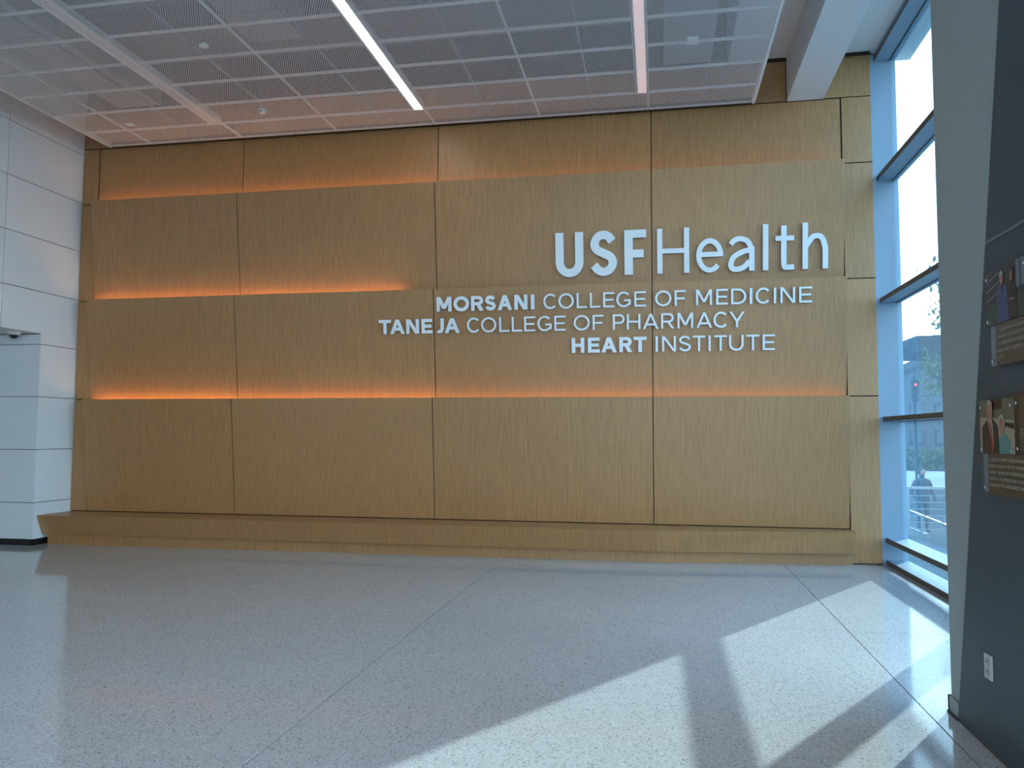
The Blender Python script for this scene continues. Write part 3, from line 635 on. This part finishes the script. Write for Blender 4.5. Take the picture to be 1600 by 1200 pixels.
bolts(t1, [(0.022, 0.175)]); cleanup(t1)
# lower picture: man in a dark suit with a red tie and woman in a teal jacket
p2 = panel('photo_panel', 4.430, 4.035, 1.517, 1.782, OLIVE, 'lower acrylic photo of man with red tie beside woman in teal', 'photo')
flat('dark_window', BLK, p2, [(0.13, 0.0), (0.265, 0.0), (0.265, 0.05), (0.13, 0.05)], 1); flat('pale_wall', CREAM, p2, [(0.0, 0.085), (0.395, 0.105), (0.395, 0.265), (0.0, 0.265)], 1)
flat('dark_bench', BLK, p2, [(0.29, 0.115), (0.395, 0.12), (0.395, 0.15), (0.29, 0.13)], 2)
flat('jacket', SUIT, p2, [(0.03, 0.135), (0.09, 0.10), (0.165, 0.10), (0.215, 0.13), (0.23, 0.265), (0.03, 0.265)], 3)
flat('shirt', SHIRT, p2, [(0.105, 0.10), (0.155, 0.10), (0.165, 0.24), (0.150, 0.24)], 4); flat('tie', RED, p2, [(0.124, 0.11), (0.140, 0.11), (0.166, 0.245), (0.156, 0.262), (0.146, 0.245)], 5)
flat('head', SKIN, p2, ell(0.132, 0.055, 0.032, 0.050), 6); flat('hair', HAIR, p2, [(0.098, 0.05), (0.104, 0.012), (0.132, -0.0), (0.160, 0.012), (0.166, 0.05), (0.152, 0.022), (0.112, 0.022)], 7)
flat('jacket', TEAL, p2, [(0.228, 0.20), (0.255, 0.175), (0.300, 0.17), (0.345, 0.20), (0.360, 0.265), (0.232, 0.265)], 4)
flat('hair', HAIR, p2, ell(0.262, 0.120, 0.037, 0.044), 5); flat('face', SKIN, p2, ell(0.262, 0.130, 0.026, 0.037), 6)
bolts(p2, [(0.022, 0.035), (0.022, 0.245), (0.37, 0.035), (0.37, 0.245)]); cleanup(p2)
n1 = panel('name_plaque', 4.028, 3.50, 1.517, 1.800, BLK, 'brown name plaque with black border beside the lower photo', 'sign')
flat('brown_sheet', BROWN, n1, [(0.045, 0.018), (0.528, 0.018), (0.528, 0.275), (0.045, 0.275)], 1)
def plaque_letter(par, c, a, d, w_, h_, t_):
    for (L, R) in glyph(c, w_, h_, t_):
        pts = [(a + p.x, d + h_ - p.y) for p in L] + [(a + p.x, d + h_ - p.y) for p in reversed(R)]
        flat('letter', SHIRT, par, pts, 2)
plaque_letter(n1, 'F', 0.062, 0.165, 0.020, 0.040, 0.006)
flat('letter', SHIRT, n1, [(0.090, 0.178), (0.096, 0.178), (0.096, 0.205), (0.090, 0.205)], 2); flat('letter', SHIRT, n1, [(0.096, 0.180), (0.106, 0.178), (0.106, 0.184), (0.096, 0.188)], 2)
bolts(n1, [(0.03, 0.045), (0.03, 0.255)]); cleanup(n1)
t2 = panel('text_panel', 4.405, 3.50, 1.325, 1.512, ACR, 'lower clear acrylic text panel below photo of man with red tie', 'sign')
flat('brown_sheet', BROWN, t2, [(0.058, -0.003), (0.905, -0.003), (0.905, 0.197), (0.058, 0.197)], 1)
for k in range(5): flat('text_line', TXT, t2, [(0.068, 0.018 + 0.031 * k), (0.88, 0.018 + 0.031 * k), (0.88, 0.033 + 0.031 * k), (0.068, 0.033 + 0.031 * k)], 2)
bolts(t2, [(0.022, 0.165)]); cleanup(t2)

# ------------------------------------------------------------------ outside the window
GRND = noise_mat('dark_ground', (0.06, 0.068, 0.072), (0.09, 0.098, 0.10), nscale=0.6, rough=0.9, spec=0.0)  # dark tone for all the ground around the pale paving strip
TERRACE = noise_mat('terrace_concrete', (0.065, 0.075, 0.08), (0.085, 0.095, 0.10), nscale=1.5, rough=0.9, spec=0.0)
BARK = noise_mat('bark', (0.09, 0.07, 0.05), (0.14, 0.11, 0.08), scale=(4, 4, 1), nscale=4, rough=0.9)
LEAF = noise_mat('leaves', (0.05, 0.09, 0.04), (0.09, 0.14, 0.06), nscale=2, rough=0.7)
BLD = mat('far_building_wall', (0.10, 0.115, 0.135), 0.9, spec=0.0); BLDR = mat('far_building_roof', (0.05, 0.055, 0.065), 0.9, spec=0.0); BGL = mat('far_window_glass', (0.05, 0.07, 0.09), 0.2)
gr = MB().box(-60, 120, 14.9, 160, -1.4, -1.1).box(3.2, 120, -60, 14.9, -1.4, -1.1).box(-60, XL - 4.7, -60, 14.9, -1.4, -1.1).box(XL - 4.7, 3.2, -60, YB - 0.3, -1.4, -1.1).build('ground', GRND); tag(gr, 'dark ground outside the window', 'ground', kind='structure')
pz = MB().box(6, 60, 44, 66, -1.1, -1.08).build('plaza', noise_mat('pale_paving', (0.45, 0.45, 0.43), (0.52, 0.52, 0.50), nscale=0.6, rough=0.9, spec=0.0)); tag(pz, 'pale sunlit paving strip beyond the person', 'pavement', kind='structure')
te = MB().box(3.06, 14.0, YB, 14.6, -1.1, -0.05).build('terrace', TERRACE); tag(te, 'grey raised terrace just outside the window', 'terrace', kind='structure')
RAILM = mat('rail_steel', (0.30, 0.33, 0.36), 0.3, 0.6)
gd = empty('guard_rail', (5.5, 14.3, -0.05)); tag(gd, 'metal cable guard rail at the terrace edge outside the window', 'railing')
MB().box(3.2, 9.0, 14.27, 14.33, 0.72, 0.76).build('top_rail', RAILM, gd)
for xp in (3.3, 4.08, 4.86, 5.64, 6.42, 7.2, 7.98, 8.76): MB().box(xp - 0.02, xp + 0.02, 14.275, 14.325, -0.05, 0.72).build('post', RAILM, gd)
for k in range(6): MB().tube((3.2, 14.3, 0.06 + 0.11 * k), (9.0, 14.3, 0.06 + 0.11 * k), 0.006, 6).build('cable', RAILM, gd)
hr = empty('stair_handrail', (5.5, 18.0, -1.1)); tag(hr, 'sloping steel stair handrail beyond the guard rail', 'railing')
MB().tube((4.6, 18, 0.26), (6.9, 18, -0.67), 0.03, 8).build('handrail', RAILM, hr)
MB().tube((4.6, 18, -0.10), (6.9, 18, -1.0), 0.02, 8).build('lower_rail', RAILM, hr)
for xp in (4.65, 5.4, 6.15, 6.85): MB().tube((xp, 18, -1.1), (xp, 18, 0.26 - (xp - 4.6) * 0.404), 0.022, 8).build('post', RAILM, hr)
# far canopy
cn = empty('flat_canopy', (17, 50, -1.1)); tag(cn, 'long flat-roofed canopy far outside the window', 'canopy')
MB().box(14.4, 30, 48, 54, 6.36, 7.27).build('roof_slab', BLDR, cn)
MB().box(13.0, 14.4, 49, 53, 6.64, 7.05).build('roof_lip', BLDR, cn); MB().box(15.6, 16.3, 49, 50, 7.27, 7.42).build('roof_unit', BLDR, cn)
for xp in (20.5, 24.5, 29.0): MB().box(xp - 0.2, xp + 0.2, 50.8, 51.2, -1.1, 6.36).build('column', BLD, cn)
# far building with sloping roof
fb = empty('far_building', (26, 74, -1.1)); tag(fb, 'far building with a rising sloped roofline outside the window', 'building')
MB().prism([(12, 70, -1.1), (34, 70, -1.1), (34, 70, 9.4), (25.2, 70, 9.2), (21.8, 70, 7.45), (19.5, 70, 6.5), (12, 70, 3.2)], (0, 12, 0)).build('wall', BLD, fb)
MB().prism([(11.7, 69.7, 3.05), (19.5, 69.7, 6.5), (21.8, 69.7, 7.45), (25.2, 69.7, 9.2), (25.2, 69.7, 9.45), (21.7, 69.7, 7.7), (19.4, 69.7, 6.75), (11.7, 69.7, 3.35)], (0, 12.5, 0)).build('roof', BLDR, fb)
for r_ in range(2):
    for k in range(7):
        x = 16.5 + k * 1.9; z = 0.9 + 2.2 * r_
        fr_ = MB().box(x, x + 1.1, 69.93, 69.999, z, z + 1.2).build('window', BLDR, fb); MB().box(x + 0.08, x + 1.02, 69.90, 69.929, z + 0.08, z + 1.12).build('window_pane', BGL, fr_)
ts = empty('traffic_signal', (13.9, 47.0, -1.1)); tag(ts, 'traffic signal with a tiny red light outside the window', 'traffic light')
MB().tube((13.9, 47, -1.1), (13.9, 47, 4.9), 0.07, 8).build('pole', BLDR, ts); hd = MB().box(13.72, 14.08, 46.75, 46.93, 3.5, 4.7).build('signal_head', BLDR, ts)
MB().lathe([(0.075, 0), (0.06, -0.05)], (13.9, 46.74, 4.42), 14, axis='Y').build('red_lens', mat('red_lens', (0.5, 0.03, 0.03), 0.3, emit=(1, 0.06, 0.08), estr=1.5), hd)
# trees
def tree(base, hgt, crown_c, crown_r, nleaf, label, droop, seed):
    rnd = random.Random(seed); r = empty('tree', base); tag(r, label, 'tree', 'trees outside the window')
    b = MB(); top = Vector(crown_c)
    b.tube(base, (base[0] + 0.1, base[1], base[2] + hgt * 0.55), 0.24, 10, 0.16); b.tube((base[0] + 0.1, base[1], base[2] + hgt * 0.55), top, 0.16, 8, 0.06)
    tips = []
    for k in range(22):
        a = rnd.uniform(0, 2 * PI); rr = rnd.uniform(0.55, 1.0); zz = rnd.uniform(-0.7, 0.8)
        t = top + Vector((math.cos(a) * crown_r * rr, math.sin(a) * crown_r * rr, zz * crown_r * 0.6)); s = Vector((base[0] + 0.1, base[1], base[2] + hgt * rnd.uniform(0.5, 0.8)))
        b.tube(s, t, 0.06, 6, 0.015); tips.append(t)
        for q in range(2): tips.append(s.lerp(t, rnd.uniform(0.55, 0.95)))
    b.build('trunk', BARK, r, loc=base)
    f = MB()
    for k in range(nleaf):
        t = tips[rnd.randrange(len(tips))]; c = t + Vector((rnd.gauss(0, 0.42), rnd.gauss(0, 0.42), rnd.gauss(-droop * 0.5, 0.42)))
        d = Vector((rnd.gauss(0, 0.5), rnd.gauss(0, 0.5), -rnd.uniform(0.3, 1.2))).normalized() * rnd.uniform(0.22, 0.42); s = d.cross(Vector((rnd.gauss(0, 1), rnd.gauss(0, 1), 0.3))).normalized() * 0.07
        f.poly([c, c + d * 0.5 + s, c + d, c + d * 0.5 - s])
    o = f.build('foliage', LEAF, r, loc=base); o['kind'] = 'stuff'
tree((15.9, 40, -1.1), 10.5, (15.9, 40, 9.3), 3.1, 3600, 'tall drooping tree at the right edge of the window view', 1.0, 3)
tree((14.9, 44.5, -1.1), 6.8, (14.7, 44.5, 5.75), 1.0, 700, 'small slim tree below the far canopy', 0.7, 5)
# low hedge line along the far paving
hg = MB(); rnd = random.Random(9)
for k in range(2600):
    c = Vector((rnd.uniform(13, 34), 67.5 + rnd.uniform(-0.6, 0.6), -1.1 + 1.6 * rnd.random() ** 0.7)); d = Vector((rnd.gauss(0, 1), rnd.gauss(0, 1), rnd.gauss(0.4, 1))).normalized() * 0.3; s = d.cross(Vector((rnd.gauss(0, 1), 1, rnd.gauss(0, 1)))).normalized() * 0.14
    hg.poly([c, c + d * 0.5 + s, c + d, c + d * 0.5 - s])
hgo = hg.build('hedge', LEAF, loc=(23, 67.5, -1.1)); tag(hgo, 'dark clipped hedge in front of the far building', 'hedge')

# ------------------------------------------------------------------ person outside, standing beyond the rail, arms slightly out
def person(loc, rz, label):
    root = empty('person', loc); root.rotation_euler = (0, 0, rz); tag(root, label, 'person')
    V = []; E = []; R = []
    def add(p, r, par=None):
        V.append(p); R.append(r if isinstance(r, tuple) else (r, r))
        if par is not None: E.append((par, len(V) - 1))
        return len(V) - 1
    pel = add((0, 0, 0.95), (0.20, 0.135)); wai = add((0, 0.0, 1.10), (0.19, 0.125), pel); che = add((0, 0, 1.32), (0.215, 0.135), wai); sh = add((0, 0, 1.45), (0.15, 0.10), che); nk = add((0, 0, 1.53), 0.062, sh)
    h0 = add((0, 0.01, 1.60), (0.075, 0.085), nk); h1 = add((0, 0.015, 1.68), (0.085, 0.10), h0); h2 = add((0, 0.01, 1.75), (0.07, 0.08), h1)
    for s in (-1, 1):
        a = add((s * 0.20, 0, 1.43), 0.075, sh); el = add((s * 0.325, 0.04, 1.15), 0.062, a); wr1 = add((s * 0.29, -0.13, 0.96), 0.040, el); pm = add((s * 0.27, -0.17, 0.92), (0.045, 0.025), wr1)
        for k in range(4):
            f1 = add((s * (0.285 - 0.018 * k), -0.205, 0.885), 0.009, pm); f2 = add((s * (0.275 - 0.018 * k), -0.215, 0.850 + 0.004 * k), 0.008, f1)
        t1_ = add((s * 0.235, -0.17, 0.905), 0.010, pm); add((s * 0.222, -0.185, 0.880), 0.009, t1_)
        hp = add((s * 0.095, 0, 0.88), 0.10, pel); kn = add((s * 0.115, -0.015, 0.50), 0.068, hp); an = add((s * 0.12, 0.02, 0.10), 0.045, kn); add((s * 0.125, -0.13, 0.045), (0.045, 0.035), an)
    me = bpy.data.meshes.new('body'); me.from_pydata(V, E, []); o = bpy.data.objects.new('body', me); C.objects.link(o); o.parent = root
    md = o.modifiers.new('skin', 'SKIN'); md.use_smooth_shade = True
    for i, sv in enumerate(me.skin_vertices[0].data): sv.radius = R[i]; sv.use_root = (i == 0)
    o.modifiers.new('sub', 'SUBSURF').levels = 1
    me.materials.append(noise_mat('dark_clothes', (0.03, 0.035, 0.045), (0.04, 0.045, 0.06), nscale=3, rough=0.9))
    b = MB(); b.lathe([(0.03, 0.125), (0.075, 0.105), (0.098, 0.06), (0.102, 0.0), (0.095, -0.04)], (0, 0.02, 1.70), 18)
    hr_ = b.build('hair', mat('dark_hair', (0.02, 0.016, 0.013), 0.7), smooth=True); hr_.parent = root
    sk = mat('skin_tone', (0.35, 0.22, 0.16), 0.6)
    b = MB(); b.lathe([(0.02, -0.10), (0.055, -0.08), (0.075, -0.02), (0.078, 0.04), (0.05, 0.08)], (0, -0.025, 1.69), 16); b.poly([(-0.014, -0.098, 1.675), (0.014, -0.098, 1.675), (0, -0.125, 1.680)]); b.poly([(-0.012, -0.098, 1.68), (0, -0.125, 1.680), (0, -0.10, 1.72)]); b.poly([(0.012, -0.098, 1.68), (0, -0.10, 1.72), (0, -0.125, 1.680)])
    for s in (-1, 1): b.lathe([(0.012, 0.0), (0.018, 0.008), (0.01, 0.014)], (s * 0.085, 0.0, 1.69), 8, axis='X')
    f_ = b.build('face', sk, smooth=True); f_.parent = root
    for s in (-1, 1):
        e_ = MB().lathe([(0.010, -0.003), (0.007, 0.003)], (s * 0.03, -0.098, 1.71), 10, axis='Y').build('eye', BLACK); e_.parent = f_
    m_ = MB().box(-0.022, 0.022, -0.094, -0.086, 1.638, 1.645).build('mouth', mat('lips', (0.25, 0.1, 0.09), 0.6)); m_.parent = f_
person((7.25, 24.05, -1.1), 0.35, 'person in dark clothes standing outside beyond the guard rail')
